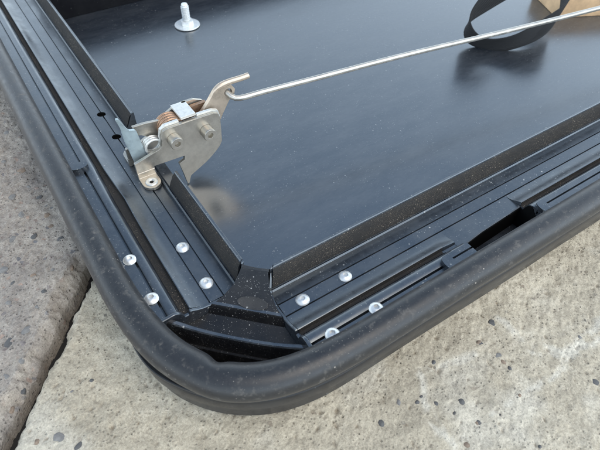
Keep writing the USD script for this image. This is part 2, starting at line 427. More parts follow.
shade_plates = [box((127.2, -57.9, -29.95), (189.9, -43.6, -29.2))]
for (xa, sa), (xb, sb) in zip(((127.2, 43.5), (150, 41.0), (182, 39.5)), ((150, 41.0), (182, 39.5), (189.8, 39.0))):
    shade_plates.append(fix(trimesh.Trimesh(np.array([(xa, -sa - g_, z_) for g_ in (0.02, 0.25) for z_ in (-29.9, -14.4)] + [(xb, -sb - g_, z_) for g_ in (0.02, 0.25) for z_ in (-29.9, -14.4)]),
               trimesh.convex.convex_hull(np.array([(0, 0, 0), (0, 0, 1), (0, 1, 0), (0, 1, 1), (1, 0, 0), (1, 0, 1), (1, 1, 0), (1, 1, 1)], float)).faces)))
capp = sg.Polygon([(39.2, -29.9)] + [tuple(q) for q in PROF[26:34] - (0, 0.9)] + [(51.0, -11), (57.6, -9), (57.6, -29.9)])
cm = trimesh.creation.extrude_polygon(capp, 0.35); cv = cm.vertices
shade_plates.append(fix(trimesh.Trimesh(np.column_stack([189.6 + cv[:, 2], -cv[:, 0], cv[:, 1]]), cm.faces)))
obj('opening_shade', join(*shade_plates), M_DARK, rail_r, smooth=False)  # plates added in near-black to paint the shade inside the slot


# gritty facing on the lip's outer slope
def facing(a, b, put, t=0.8):
    prof = np.array([(0.35, -1.4), (5.45, -12.6)]); n = np.array([11.2, 5.1]) / 12.3 * t
    n = np.array([prof[1][1] - prof[0][1], -(prof[1][0] - prof[0][0])]); n = -n / np.linalg.norm(n) * t
    steps = np.linspace(a, b, max(2, int((b - a) / 2.0)))
    rows = np.linspace(0, 1, 8)
    S = prof[0][0] + rows * (prof[1][0] - prof[0][0]); Z = prof[0][1] + rows * (prof[1][1] - prof[0][1])
    G, H = np.meshgrid(steps, rows, indexing='ij')
    G = np.maximum(G, end_offset(prof[0][0] + H * (prof[1][0] - prof[0][0])) + 0.25) if a < 40 else G
    base = put(prof[0][0] + H * (prof[1][0] - prof[0][0]), G, prof[0][1] + H * (prof[1][1] - prof[0][1]))
    lift = t * (0.55 + 0.9 * meshkit.fbm(base * 1.1, 3, 5)) * np.where((H == 0) | (H == 1), 0.0, 1.0)
    nn = put(np.full_like(G, n[0]), np.zeros_like(G), np.full_like(G, n[1]))
    return fix_open(grid_mesh(base + nn * (lift / t)[..., None]), put(np.array(n[0]), np.array(0.0), np.array(n[1])))


def fix_open(m, up):
    if (m.face_normals.mean(0) @ np.asarray(up)) < 0:
        m = trimesh.Trimesh(m.vertices, m.faces[:, ::-1], process=False)
    return m


for a, b in ((6, 107.5), (189, 600)):
    obj('lip_facing', facing(a, b, left_pt), M_GRIT, rail_l, smooth=True)
obj('lip_facing', facing(6, 700, right_pt), M_GRIT, rail_r, smooth=True)


def channel(stations, prof_at, put):
    P = []
    for y in stations:
        pr = prof_at(y)[25:31].copy()
        pr[:, 1] += 0.14
        pr[0] += (0.25, 0); pr[-1] += (-0.25, 0)
        k = np.linspace(0, 5, 16); ss, zz = np.interp(k, range(6), pr[:, 0]), np.interp(k, range(6), pr[:, 1])
        P.append(put(ss, np.full_like(ss, y), zz))
    P = np.array(P)
    P[..., 2] += 0.45 * (meshkit.fbm(P * 0.9, 3, 8) - 0.3) * np.sin(np.linspace(0, np.pi, 16))[None]
    return fix_open(grid_mesh(P), (0, 0, 1.0))


obj('channel_strip', channel(np.r_[np.arange(7.2, 150, 2.0), np.arange(150, 560, 4.0)], flared, left_pt), M_GRIT, rail_l, smooth=True)
obj('channel_strip', channel(np.arange(7.2, 116, 2.0), lambda y: PROF, right_pt), M_GRIT, rail_r, smooth=True)
obj('channel_strip', channel(np.arange(190.5, 700, 4.0), lambda y: PROF, right_pt), M_GRIT, rail_r, smooth=True)


# raised slat beside the ridge: starts away from the corner on both rails
def slat(a, b, put):
    s0, s1, zt, zb = 46.6, 58.5, -3.6, -8.0
    r = (s1 - s0) / 2
    th = np.linspace(np.pi / 2, 3 * np.pi / 2, 14)
    out = [(b, s0)] + [(a + 3.0 + 3.0 * math.cos(t), (s0 + s1) / 2 - r * math.sin(t)) for t in th] + [(b, s1)]
    out = [(b, s0), (b, 50.3), (a + 7.5, 50.3), (a + 7.5, 51.5), (b, 51.5), (b, s1)] + out[1:-1][::-1]
    poly = sg.Polygon(out)
    m = trimesh.creation.extrude_polygon(poly, zt - zb)
    v = m.vertices
    low = np.array([(a + 7, 50), (b, 50), (b, 51.8), (a + 7, 51.8)])
    m2 = trimesh.creation.extrude_polygon(sg.Polygon(low), 1.2); v2 = m2.vertices
    return join(fix(trimesh.Trimesh(put(v[:, 1], v[:, 0], zb + v[:, 2]), m.faces)), fix(trimesh.Trimesh(put(v2[:, 1], v2[:, 0], zb - 0.05 + v2[:, 2]), m2.faces)))


obj('edge_slat', slat(150, 640, left_pt), M_RAIL, rail_l, smooth=28)
obj('edge_slat', slat(103, 126.8, right_pt), M_RAIL, rail_r, smooth=28)
obj('edge_slat', slat(190.3, 720, right_pt), M_RAIL, rail_r, smooth=28)


# button head screws
def button(d=8.4, h=2.1):
    r = d / 2
    prof = [(0.0, 0.0), (r, 0.0), (r, 0.35), (r * 0.96, 0.6), (r * 0.86, 1.1), (r * 0.68, 1.65), (r * 0.45, 1.98), (r * 0.2, h), (0.0, h)]
    m = man(trimesh.creation.revolve(prof, sections=36))
    hexa = trimesh.creation.cylinder(radius=1.75, height=3, sections=6); hexa.apply_translation((0, 0, h + 0.1))
    return unman(m - man(hexa))


BUT = button()


def screw(parent, x, y, z, rot, tilt=(0, 0)):
    g = np.random.default_rng(int(abs(x * 7 + y * 13)))
    m = BUT.copy(); m.apply_scale(g.uniform(0.96, 1.05))
    m.apply_transform(trimesh.transformations.euler_matrix(g.uniform(-0.05, 0.05), g.uniform(-0.05, 0.05), rot))
    m.apply_translation((x, y, z))
    obj('screw_head', m, M_SCREW, parent, smooth=32)


for x, y, r in ((-20.8, 53.8, 0.3), (-20.6, 20.6, 0.9)):
    screw(rail_l, x, y, -13.85, r)
for x, y, r in ((-53.2, 56.0, 0.1), (-53.2, 22.5, 0.6)):
    screw(rail_l, x, y, -6.85, r)
for x, y, r in ((21.2, -20.9, 0.4), (52.6, -20.7, 0.2)):
    screw(rail_r, x, y, -13.85, r)
for x, y, r in ((50.0, -52.2, 0.5), (19.6, -52.2, 0.2)):
    screw(rail_r, x, y, -6.85, r)

# round holes on the left rail's inner groove; near-black cups paint their shade
for y in (185.5, 220.5):
    obj('hole', revolve([(0, -3.0), (3.37, -3.0), (3.37, -0.5), (3.45, -0.5), (3.45, -4.5), (0, -4.5)], (-16.4, y, -13.75), 28), M_DARK, rail_l)

# ------------------------------------------------------------------ panel inside the frame
panel = obj('panel', box((2.3, 2.3, ZP - 4), (700, 640, ZP)), M_PANEL, cover, smooth=False)
# bolt with washer standing in the panel
BX, BY = 123.2, 361.0
obj('washer', revolve([(4.2, 0), (13.6, 0), (13.9, 0.4), (13.6, 1.3), (4.2, 1.3), (4.2, 0)], (BX, BY, ZP + 0.6), 40), M_SCREW, panel)
nut = trimesh.creation.cylinder(radius=7.2, height=4.6, sections=6); nut.apply_transform(trimesh.transformations.rotation_matrix(0.4, (0, 0, 1))); nut.apply_translation((BX, BY, ZP + 1.9 + 2.3))
obj('nut', nut, M_SCREW, panel, smooth=False)
thr = [(0, 0)]
for k in range(12):
    thr += [(4.3, k * 1.75), (4.3, k * 1.75 + 0.35), (3.3, k * 1.75 + 0.9), (3.3, k * 1.75 + 1.2)]
thr += [(3.6, 21.5), (3.0, 22.5), (0, 22.5)]
obj('threaded_stud', revolve(thr, (BX, BY, ZP + 2), 24), M_SCREW, panel)

# far cross bar (folded section's edge) standing on the panel
WY = 446.0
bar = join(box((2.6, WY, ZP + 0.4), (690, WY + 34, ZP + 46)), box((2.6, WY - 1.2, ZP + 30), (690, WY + 0.2, ZP + 34)))
obj('cross_bar', bar, M_BLACKBAR, cover, smooth=False)

# ------------------------------------------------------------------ corner bracket
SQ = math.sqrt(2)
RIM = 2.0


def rim(put):
    """Thin raised edge that follows the end of a rail."""
    top = PROF[2:41].copy()
    keep = [i for i in range(len(top)) if not (12 <= i <= 13 or 16 <= i <= 17 or 34 <= i <= 36)]
    top = top[keep]
    s = top[:, 0]; z = top[:, 1] + 0.5 - 0.9 * np.exp(-np.clip(s, 0, 60) / 2.0)
    z = np.convolve(np.r_[z[0], z, z[-1]], [0.25, 0.5, 0.25], 'valid')
    a = end_offset(s) - 0.15; b = a - RIM
    P = np.stack([put(s, a, np.full_like(s, -38.0)), put(s, a, z - 0.4), put(s, a - 0.4, z), put(s, b + 0.4, z), put(s, b, z - 0.4), put(s, b, np.full_like(s, -38.0))], 1)
    m = grid_mesh(P)
    ends = []
    for k in (0, -1):
        f = np.array([[0, 1, 4], [0, 4, 5], [1, 2, 3], [1, 3, 4]])
        ends.append(trimesh.Trimesh(P[k], f, process=False))
    return fix(trimesh.util.concatenate([m] + ends))


def side_t(q):
    """t where the inner face of the left rim crosses the row q; by symmetry -t on the right."""
    s = np.linspace(-4, 64, 700)
    x, y = -s, end_offset(s) - RIM - 0.3
    qq, tt = -(x + y) / SQ, (x - y) / SQ
    o = np.argsort(qq)
    return np.interp(q, qq[o], tt[o])


SEC = [(-9.0, -38), (-9.0, -2.0), (-8.2, -1.0), (-6.0, -0.7), (-5.0, -1.6), (2.0, -6.4), (8.5, -10.6), (12.4, -12.4), (14.2, -12.6), (14.9, -13.6), (16.8, -19.2), (20.6, -20.3), (28.8, -20.9), (30.6, -19.5),
       (31.6, -12.2), (32.2, -11.6), (33.8, -11.6), (34.4, -12.2), (35.4, -23.5), (35.9, -24.0), (36.9, -24.0), (37.2, -24.6), (38.2, -36.0)]
cols = np.linspace(0, 1, 25)
rows = []
for q, z in SEC:
    tl = side_t(q)
    t = tl * (1 - cols) + (-tl) * cols
    u = t / max(1e-6, abs(tl))
    bow = np.where(q > 25, 1.2 * (1 - u ** 2) - 0.8, 0)                 # the front rim bulges a little
    dip = np.where(q < -3, -0.9 * (1 - u ** 2) + 0.9, 0) * (z > -30)
    lift = np.where(q > 30, 3.6 * np.abs(u) ** 3, 0) * (z > -14)        # rises to the rail ends
    qq = q + bow
    x, y = (-qq + t) / SQ, (-qq - t) / SQ
    rows.append(np.stack([x, y, np.full_like(x, z) + dip + lift], -1))
body = fix_open(grid_mesh(np.array(rows)), (0, 0, 1.0))
bracket = obj('corner_bracket', body, M_CORNER, cover, smooth=26)
obj('raised_rim', rim(left_pt), M_RAIL, bracket, smooth=26)
obj('raised_rim', rim(right_pt), M_RAIL, bracket, smooth=26)
lipstrip = np.array(rows)[14:18, 1:-1] + np.array([0, 0, 0.25])
obj('raised_rim', fix_open(grid_mesh(lipstrip), (0, 0, 1.0)), M_RAIL, bracket, smooth=26)
edge = np.array(rows)[7:9] + np.array([0, 0, 0.15])
obj('ledge_edge', fix_open(grid_mesh(edge), (0, 0, 1.0)), M_RAIL, bracket, smooth=26)
# oval recess on the sloping wall
n = 28
a = np.linspace(0, 2 * np.pi, n, endpoint=False)
tn = np.array([1, -1, 0]) / SQ
qd = np.array([-1 / SQ, -1 / SQ, -0.53]); qd /= np.linalg.norm(qd)
nrm = np.cross(tn, qd); nrm *= np.sign(nrm[2])
c0 = np.array([-9.9 / SQ + 2.4 / SQ, -9.9 / SQ - 2.4 / SQ, -11.0])
ring = lambda k, h: c0 + nrm * h + k * (9.3 * np.cos(a)[:, None] * tn + 3.7 * np.sin(a)[:, None] * qd)
P = np.stack([ring(1.0, -0.2), ring(0.98, 0.55), ring(0.88, 0.6), ring(0.80, 0.3), ring(0.4, 0.25), ring(0.02, 0.25)])
obj('oval_recess', fix_open(grid_mesh(P, closed_v=True), nrm), M_RECESS, bracket, smooth=40)

# ------------------------------------------------------------------ outer trim of the frame and dark plate for the shaded void in the corner
OUT = np.array([(-70, 640), (-70, 200), (-70, 90), (-70, 40), (-70.1, 10), (-68.3, -15), (-61.0, -30.6), (-51.0, -43.4), (-40.0, -53.0), (-22.6, -62.6), (8, -69.4), (40, -70), (90, -70), (200, -70), (720, -70)], float)
out_path = np.vstack([[OUT[0]], spline(OUT[1:-1], 160), [OUT[-1]]])


def ribbon(path, section, closed=True):
    """Sweep a section (offset outward, z) along a flat path whose outside is on the right of its direction here."""
    t = np.gradient(path, axis=0); t /= np.linalg.norm(t, axis=1, keepdims=True)
    nrm2 = np.column_stack([t[:, 1], -t[:, 0]])                       # outward when walking from +y to +x round the corner
    sec = np.asarray(section, float)
    P = np.concatenate([path[:, None, :] + nrm2[:, None, :] * sec[None, :, :1], np.broadcast_to(sec[None, :, 1:], (len(path), len(sec), 1))], -1)
    return fix(grid_mesh(P, closed_v=closed))


check = np.array([OUT[4]]) - 0
sgn = 1.0
t_ = out_path[40] - out_path[39]
if np.dot([t_[1], -t_[0]], [-1, -1]) < 0:
    sgn = -1.0


def R(sec): return [(sgn * o, z) for o, z in sec]


trim = obj('outer_trim', ribbon(out_path, R([(-6, -14.5), (0.2, -14.5), (1.0, -15.2), (1.4, -17.0), (1.2, -23.5), (0.4, -25.2), (-1.5, -27.0), (-2.5, -40), (-6, -40)])), M_SKIRT, cover, smooth=30)
obj('trim_flange', ribbon(out_path, R([(-8, -7.6), (2.4, -7.6), (2.9, -8.0), (2.9, -8.9), (2.4, -9.3), (-8, -9.3)])), M_SKIRT, trim, smooth=30)
obj('trim_web', ribbon(out_path, R([(-6, -9.2), (-3.4, -9.2), (-3.4, -14.6), (-6, -14.6)])), M_DARK, trim, smooth=30)  # near-black colour paints the shade of the gap under the flange
fl = sg.Polygon([tuple(p) for p in out_path if -100 < p[1] < 60 and p[0] < 60] + [(20, 20)]).buffer(-8.0)
fm = trimesh.creation.extrude_polygon(fl, 3); fm.apply_translation((0, 0, -39.8))
obj('corner_shade_plate', fm, M_DARK, cover, smooth=False)  # added plate, coloured as the dark void between bracket and seal

# ------------------------------------------------------------------ rubber bulb seal round the edge
TC = np.array([(-67.7, 640), (-67.7, 400), (-67.7, 200), (-67.7, 110), (-67.7, 60), (-67.4, 28), (-64.6, -1), (-59.4, -21.6), (-50.0, -39.8), (-45.6, -46.0), (-31.9, -56.8), (-14, -63.4), (5, -66.4), (30, -67.6), (70, -67.7), (130, -67.7), (300, -67.7), (720, -67.7)], float)
tc = np.vstack([spline(TC, 900)])
t = np.gradient(tc, axis=0); t /= np.linalg.norm(t, axis=1, keepdims=True)
nout = sgn * np.column_stack([t[:, 1], -t[:, 0]])
arc = np.r_[0, np.cumsum(np.linalg.norm(np.diff(tc, axis=0), axis=1))]
ik = np.argmin(np.linalg.norm(tc - [-47.8, -44.6], axis=1))
near_kink = np.exp(-((arc - arc[ik]) / 5.0) ** 2)
near_corner = np.exp(-((arc - arc[ik]) / 34.0) ** 2)
ang = np.linspace(0, 2 * np.pi, 40, endpoint=False)
rad_o = 9.05 + 0.4 * near_corner
P = []
for i in range(len(tc)):
    o, z = np.cos(ang) * rad_o[i], np.sin(ang) * (9.1 - 0.4 * near_corner[i])
    z = np.where(z < -7.5, -7.5 - 0.35 * (-(z) - 7.5), z)
    inner = np.clip(-np.cos(ang), 0, 1) * np.clip(np.sin(ang) + 0.75, 0, 1)
    o = o + inner * 2.0 * near_kink[i]                               # pinched at the inside of the bend
    z = z - inner * 0.8 * near_kink[i]
    pts3 = np.column_stack([tc[i, 0] + nout[i, 0] * o, tc[i, 1] + nout[i, 1] * o, 3.2 + z])
    P.append(pts3)
P = np.array(P)
bump = (meshkit.fbm(P * 0.02, 2, 3) - 0.5) * 0.7
cen = np.concatenate([tc, np.full((len(tc), 1), 3.2)], 1)[:, None]
P = P + (P - cen) / 9.3 * bump[..., None]
seal = obj('bulb_seal', fix(grid_mesh(P, closed_v=True)), M_SEAL, cover, smooth=True)

# ------------------------------------------------------------------ latch on the left rail
latch = xform('latch', cover)
YA = 126.8
front = [(-20.5, -7.5), (-20.5, 1.8), (-12, 4.0), (-1.2, 7.0), (0.7, 8.6), (1.6, 12), (2.2, 17), (4, 20.3), (7.5, 21.4), (25, 21.2), (42.5, 20.9), (46, 19.3), (47.3, 15.5), (46.6, -5), (44.6, -8.8), (41, -12.4), (36.3, -16.2), (31.5, -19.4), (26.6, -22.0), (21.0, -24.8), (18.0, -26.4), (16.9, -29), (15.6, -32.8), (14.2, -33), (13.4, -28), (12.6, -22), (10.7, -11.6), (15.3, -9.7), (15.8, -6.1), (-7.6, -5.2), (-7.6, -7.5)]
fp = plate_xz(front, YA, YA + 2.4, rnd=0.35)


def foot(x0, x1, y_plate, sgn_y, length=15.5):
    """Tab bent off a plate, rounded at its end, with a curved bend."""
    w = x1 - x0
    th = np.linspace(np.pi, 0, 14)
    ye = y_plate + sgn_y * length
    pts = [(x0, y_plate)] + [((x0 + x1) / 2 + w / 2 * math.cos(q), ye - sgn_y * w / 2 + sgn_y * w / 2 * math.sin(q)) for q in th] + [(x1, y_plate)]
    poly = sg.Polygon(pts, [circle((x0 + x1) / 2, ye - sgn_y * w / 2, 1.5, 18)])
    m = trimesh.creation.extrude_polygon(poly, 2.3); m.apply_translation((0, 0, -13.6))
    return m


fp = join(fp, fix(foot(-20.5, -7.6, YA + 1.2, -1)), box((-20.45, YA - 0.3, -13.3), (-7.65, YA + 2.3, -7.0)))
lp = obj('latch_plate', fp, M_NICKEL, latch, smooth=28)
obj('eyelet', revolve([(1.4, 0), (4.4, 0), (4.4, 0.5), (3.8, 0.9), (2.2, 0.9), (1.4, 0.3), (1.4, 0)], (-14.05, YA + 1.2 - 15.5 + 6.45, -11.4), 28), M_BRIGHT, latch)
second = [(1.5, 3), (1.3, 15), (2.8, 20.5), (6.5, 22.8), (17, 23.1), (17.3, 20), (30.5, 20), (31, 22.6), (42.8, 22.2), (47.2, 20.3), (48.4, 15.5), (47.6, -4), (36, -14), (26, -16), (18, -5), (4, -3)]
obj('latch_plate', plate_xz(second, YA + 2.7, YA + 5.0, rnd=0.4), M_BRIGHT, latch, smooth=28)
rear = [(-20, -8), (-20, 2), (-8, 4), (4, 10), (8.2, 15), (12.9, 19.5), (19, 22.6), (27, 24.4), (36, 24.4), (43, 21), (48.5, 15.5), (47.6, -4), (36, -15), (26, -20), (17, -9), (15, -6), (-7.6, -6), (-7.6, -8)]
rp = join(plate_xz(rear, 145.2, 147.5, rnd=0.4), fix(foot(-20.5, -7.6, 146.2, 1, 17)), box((-20.4, 145.3, -13.3), (-7.7, 147.4, -7.0)))
obj('latch_plate', rp, M_NICKEL, latch, smooth=28)
# bridge that ties the plates together
br = join(plate_xz([(19.0, 21.6), (30.2, 21.6), (30.2, 23.6), (19.0, 23.6)], YA + 0.6, 147.0, rnd=0.2), box((19.4, YA + 0.3, 17), (29.8, YA + 2.6, 22.5)))
br = join(plate_xz([(19.0, 22.4), (30.2, 22.4), (30.2, 24.4), (19.0, 24.4)], YA + 2.6, 147.0, rnd=0.2))
obj('bridge', br, M_BRIGHT, latch, smooth=28)
# two socket head screws
for k, (x, z) in enumerate(((10.3, 11.4), (35.2, 8.6))):
    cap = man(revolve([(0, 0), (4.8, 0), (5.0, 0.2), (5.0, 6.4), (4.6, 7.1), (0, 7.1)], (0, 0, 0), 36))
    hx = trimesh.creation.cylinder(radius=2.35, height=8, sections=6); hx.apply_transform(trimesh.transformations.rotation_matrix(0.3 + 0.5 * k, (0, 0, 1))); hx.apply_translation((0, 0, 7.6))
    m = unman(cap - man(hx)); v = m.vertices
    m = trimesh.Trimesh(np.column_stack([v[:, 0], -v[:, 2], v[:, 1]]), m.faces, process=False); m.apply_translation((x, YA - 0.05, z))
    obj('cap_screw', m, M_NICKEL, latch, smooth=32)
    sh = trimesh.creation.cylinder(radius=3.0, height=16, sections=20); sh.apply_transform(trimesh.transformations.rotation_matrix(np.pi / 2, (1, 0, 0))); sh.apply_translation((x, 138.2, z))
    obj('pivot_pin', sh, M_BRASSY, latch)
# hook arm with eye and finger
arm = [(28, 0), (40, -4), (48, 2), (54, 12), (59.5, 20.5), (64.2, 24.2), (65.2, 28.5), (62.8, 32.4), (58.5, 33.8), (53, 33.4), (48.6, 31.4), (44, 25.5), (38, 19), (29, 12)]
hk = join(plate_xz(arm, 135.2, 138.6, holes=[circle(59.6, 27.6, 3.1, 22)], rnd=0.5),
          sweep(spline([(46.5, 136.9, 27.2), (50, 136.9, 31.5), (55.5, 136.6, 34.2), (62, 136.3, 35.0), (69, 136.1, 35.0), (77.2, 136.0, 35.3)], 26), np.r_[np.linspace(1.2, 2.2, 8), np.full(18, 2.25)], 12))
obj('hook_arm', hk, M_BRASSY, latch, smooth=32)
# inner wing plate and galvanised release lever
obj('inner_arm', plate_xz([(-12.5, 22.5), (-4, 22.2), (8, 20.6), (18, 20), (18, 8), (6, 8), (-3, 10.5), (-8, 14.0), (-12.5, 15.5)], 139.3, 141.6, rnd=0.4), M_NICKEL, latch, smooth=28)
lev = [(-22.4, 33.2), (-21.9, 34.4), (-20.6, 34.4), (-19.6, 32.0), (-17.4, 26.6), (-16.2, 24.6), (-12.6, 23.6), (-11.6, 22.0), (-9.4, 4.0), (-8.9, -2.5), (-18.6, -2.5), (-20.9, 16.5), (-20.9, 26)]
m = plate_xz(lev, 0, 1.9, rnd=0.4)
v = m.vertices.copy()
m2 = m.subdivide(); m2 = m2.subdivide(); v = m2.vertices.copy()
v[:, 1] += 134.0 + 0.30 * np.clip(-17.5 - v[:, 0], 0, 9) ** 1.3 + 0.012 * np.clip(v[:, 2] - 2, 0, 40)
obj('release_lever', trimesh.Trimesh(v, m2.faces), M_GALV, latch, smooth=40)


def coil(cx, cz, r, y0, y1, turns, wire):
    k = np.linspace(0, 1, int(turns * 26))
    th = 2 * np.pi * turns * k
    return sweep(np.column_stack([cx + r * np.cos(th), y0 + (y1 - y0) * k, cz + r * np.sin(th)]), wire, 8)


obj('coil_spring', coil(-2.6, 6.0, 6.2, 132.0, 138.6, 3.0, 1.0), M_BRIGHT, latch, smooth=True)
obj('coil_spring', coil(13.0, 14.0, 8.6, 133.2, 144.2, 4.0, 1.15), M_COPPER, latch, smooth=True)
core = trimesh.creation.cylinder(radius=6.6, height=12, sections=28); core.apply_transform(trimesh.transformations.rotation_matrix(np.pi / 2, (1, 0, 0))); core.apply_translation((13, 139, 14))
obj('spring_sleeve', core, M_BRASSY, latch)
obj('inner_cam', plate_xz([(22, 20), (33, 21.8), (44, 22.0), (46, 17), (44, 4), (30, 2), (20, 8)], 141.0, 144.0, rnd=0.6), M_COPPER, latch, smooth=28)

# ------------------------------------------------------------------ pull rod hooked into the latch's eye
rp_ = [(59.0, 142.5, 28.0), (59.1, 138.0, 27.6), (59.6, 134.0, 26.2), (62.0, 130.6, 24.6), (66.5, 128.6, 24.2), (74, 127.6, 24.3), (100, 124.2, 24.6), (200, 111.9, 24.4), (300, 97.5, 23.4), (430, 80.6, 22.2), (560, 64.0, 21.0)]
rod = obj('pull_rod', sweep(spline(rp_, 150), 2.15, 16), M_ROD, None, smooth=True,
          label='long thin steel rod hooked into the latch eye, crossing above the black panel', category='rod')


# ------------------------------------------------------------------ webbing strap and tan board on the panel
def strap(pts, wid, n=90, th=1.3):
    c = spline(pts, n)
    dd = np.r_[0, np.cumsum(np.linalg.norm(np.diff(np.asarray(pts, float), axis=0), axis=1))]
    w = CubicSpline(dd, np.asarray(wid, float))(np.linspace(0, dd[-1], n))
    t = np.gradient(c, axis=0); t /= np.linalg.norm(t, axis=1, keepdims=True)
    nn = np.cross(t, w); nn /= np.linalg.norm(nn, axis=1, keepdims=True)
    across = np.linspace(-0.5, 0.5, 7)
    top = c[:, None] + w[:, None] * across[None, :, None] + nn[:, None] * th / 2
    bot = c[:, None] + w[:, None] * across[None, ::-1, None] - nn[:, None] * th / 2
    P = np.concatenate([top, bot], 1)
    d = np.r_[0, np.cumsum(np.linalg.norm(np.diff(c, axis=0), axis=1))]
    uv = np.stack([np.broadcast_to(d[:, None], (n, 14)), np.broadcast_to(np.r_[across, across[::-1]][None] * 25, (n, 14))], -1)
    return grid_mesh(P, closed_v=True), uv.reshape(-1, 2)


S_U = [(520, -16, 20), (497, -5, 14), (479, 9, 3), (468, 25, -10), (472, 37, -21), (488, 43, -26), (508, 42, -23), (530, 34, -17), (549, 24, -12), (563, 9, -6), (565, -9, 2), (550, -36, 8)]
S_C = [(*at(u, v, z), z) for u, v, z in S_U]
S_W = [(-17, 5, 16), (-17, 5, 16), (-17, -2, 15), (-10, -12, 12), (-1, -17, 11), (7, -19, 16), (11, -14, 24), (11, -8, 30), (8, -5, 32), (4, -4, 30), (-2, 0, 27), (-5, 3, 25)]
sm_, suv = strap(S_C, S_W)
v_ = np.asarray(sm_.vertices) * MM
st_ = usdkit.mesh(stage, '/World/webbing_strap', (v_, np.asarray(sm_.faces)), M_WEB, smooth=True, uv=suv).GetPrim()
st_.SetCustomDataByKey('label', 'looped black webbing strap lying on the panel behind the rod'); st_.SetCustomDataByKey('category', 'strap')

tb = box((0, 0, 0), (120, 60, 24)); tb = tb.subdivide().subdivide()
tb.apply_transform(trimesh.transformations.rotation_matrix(-0.45, (0, 0, 1))); tb.apply_translation((*at(556, 18, ZP), ZP + 0.4))
obj('tan_board', tb, M_TAN, None, smooth=30, label='tan block at the far right of the panel, beside the black strap', category='block')

# ------------------------------------------------------------------ ground: two concrete slabs with a broken joint between them
ZG = -45.0
gap_r = np.array([at(u, v) for u, v in ((9, 446), (33, 400), (58, 347), (75, 310), (89, 279))])     # right side of the dark joint
d0 = gap_r[-1] - gap_r[0]; d0 /= np.linalg.norm(d0)
gap_r = np.vstack([gap_r[0] - d0 * 3000, gap_r[0] - d0 * 60, gap_r, gap_r[-1] + d0 * 60, gap_r[-1] + d0 * 3000])
n0 = np.array([d0[1], -d0[0]])                                        # points to the right slab
along = lambda p: (p - gap_r[2]) @ d0
gs, gn = along(gap_r), (gap_r - gap_r[2]) @ n0


def axis_lines(fine0, fine1, step, lo, hi):
    a = np.arange(fine0, fine1 + step, step)
    k = np.cumsum(step * 1.5 ** np.arange(1, 40))
    return np.unique(np.r_[fine0 - k[k < fine0 - lo][::-1], lo, a, hi, fine1 + k[k < hi - fine1]])


def field(xs, ys, height, name, material, tint):
    X, Y = np.meshgrid(xs, ys, indexing='ij')
    pos = np.stack([X, Y], -1)
    dist = (pos - gap_r[2]) @ n0 - np.interp(along(pos), gs, gn)      # > 0 on the right slab
    Z = height(X, Y, dist)
    P = np.stack([X, Y, Z], -1)
    m = fix_open(grid_mesh(P), (0, 0, 1.0))
    p = obj(name, m, material, None, smooth=True, kind='structure')
    UsdGeom.PrimvarsAPI(p).CreatePrimvar('tint', Sdf.ValueTypeNames.FloatArray, 'vertex').Set(Vt.FloatArray.FromNumpy(tint(X, Y, dist).astype(np.float32).ravel()))
    return p


def f3(X, Y, s, o=4, seed=0): return meshkit.fbm(np.stack([X * s, Y * s, np.zeros_like(X)], -1), o, seed)


def h_right(X, Y, d):
    wob = 10 * (f3(X, Y, 0.06, 4, 11) - 0.5) + 6 * (f3(X, Y, 0.25, 3, 12) - 0.5)
    e = np.clip((d + wob * 0.6) / 5.0, 0, 1)
    z = ZG + 3.0 * (f3(X, Y, 0.018, 3, 1) - 0.5) + 2.0 * (f3(X, Y, 0.12, 4, 2) - 0.5) + 0.9 * (f3(X, Y, 0.5, 3, 3) - 0.5)
    pit = np.clip(f3(X, Y, 0.32, 2, 5) - 0.76, 0, 1) * -8
    return np.where(d + wob * 0.6 > 0, z + pit - 5 * (1 - e) ** 2, -78 + 0 * z) - 22 * (d + wob * 0.6 <= 0)


def h_left(X, Y, d):
    wob = 10 * (f3(X, Y, 0.045, 4, 21) - 0.5) + 4 * (f3(X, Y, 0.2, 3, 24) - 0.5)
    inn = -(d + 8.5) + wob * 0.5                                     # distance into the left slab from the joint
    top = ZG + 2.5 + 3.5 * (f3(X, Y, 0.02, 3, 31) - 0.5) + 3.2 * (f3(X, Y, 0.10, 4, 32) - 0.5) + 1.4 * (f3(X, Y, 0.45, 3, 33) - 0.5)
    w = 9 + wob * 0.5
    e = np.clip(inn / w, 0, 1)
    chip = (11 * (f3(X, Y, 0.10, 4, 41) - 0.5) + 5 * (f3(X, Y, 0.35, 3, 42) - 0.5)) * np.sin(np.pi * e ** 0.8)
    z = top - 10 * (1 - e) ** 2 + chip
    return np.where(inn > 0, z, -100.0)


VEINS = [[(452, 446), (476, 425), (500, 408), (540, 385), (556, 376), (575, 350), (600, 320)], [(421, 375), (424, 395), (432, 420), (447, 440), (455, 452)], [(421, 375), (445, 366), (475, 357)],
         [(500, 318), (520, 335), (535, 352), (556, 356), (578, 350)], [(440, 368), (470, 360)], [(450, 440), (480, 432)], [(535, 345), (560, 352), (600, 338)]]
veins = [np.array([at(u, v) for u, v in q]) for q in VEINS]


def tint_right(X, Y, d):
    pts = np.stack([X.ravel() + 7 * (f3(X, Y, 0.09, 4, 51).ravel() - 0.5), Y.ravel() + 7 * (f3(X, Y, 0.09, 4, 52).ravel() - 0.5)], 1)
    best = np.full(len(pts), 1e9)
    for q in veins:
        for a_, b_ in zip(q[:-1], q[1:]):
            ab = b_ - a_
            k = np.clip((pts - a_) @ ab / (ab @ ab), 0, 1)
            best = np.minimum(best, np.linalg.norm(pts - a_ - k[:, None] * ab, axis=1))
    n_ = f3(X, Y, 0.16, 4, 53).ravel()
    t = np.clip(1.2 - best / 3.2, 0, 1) * np.clip((n_ - 0.34) * 5, 0, 1) * 0.55
    blotch = np.clip((f3(X, Y, 0.03, 4, 54).ravel() - 0.56) * 5, 0, 1) * 0.35
    return np.maximum(t, blotch)


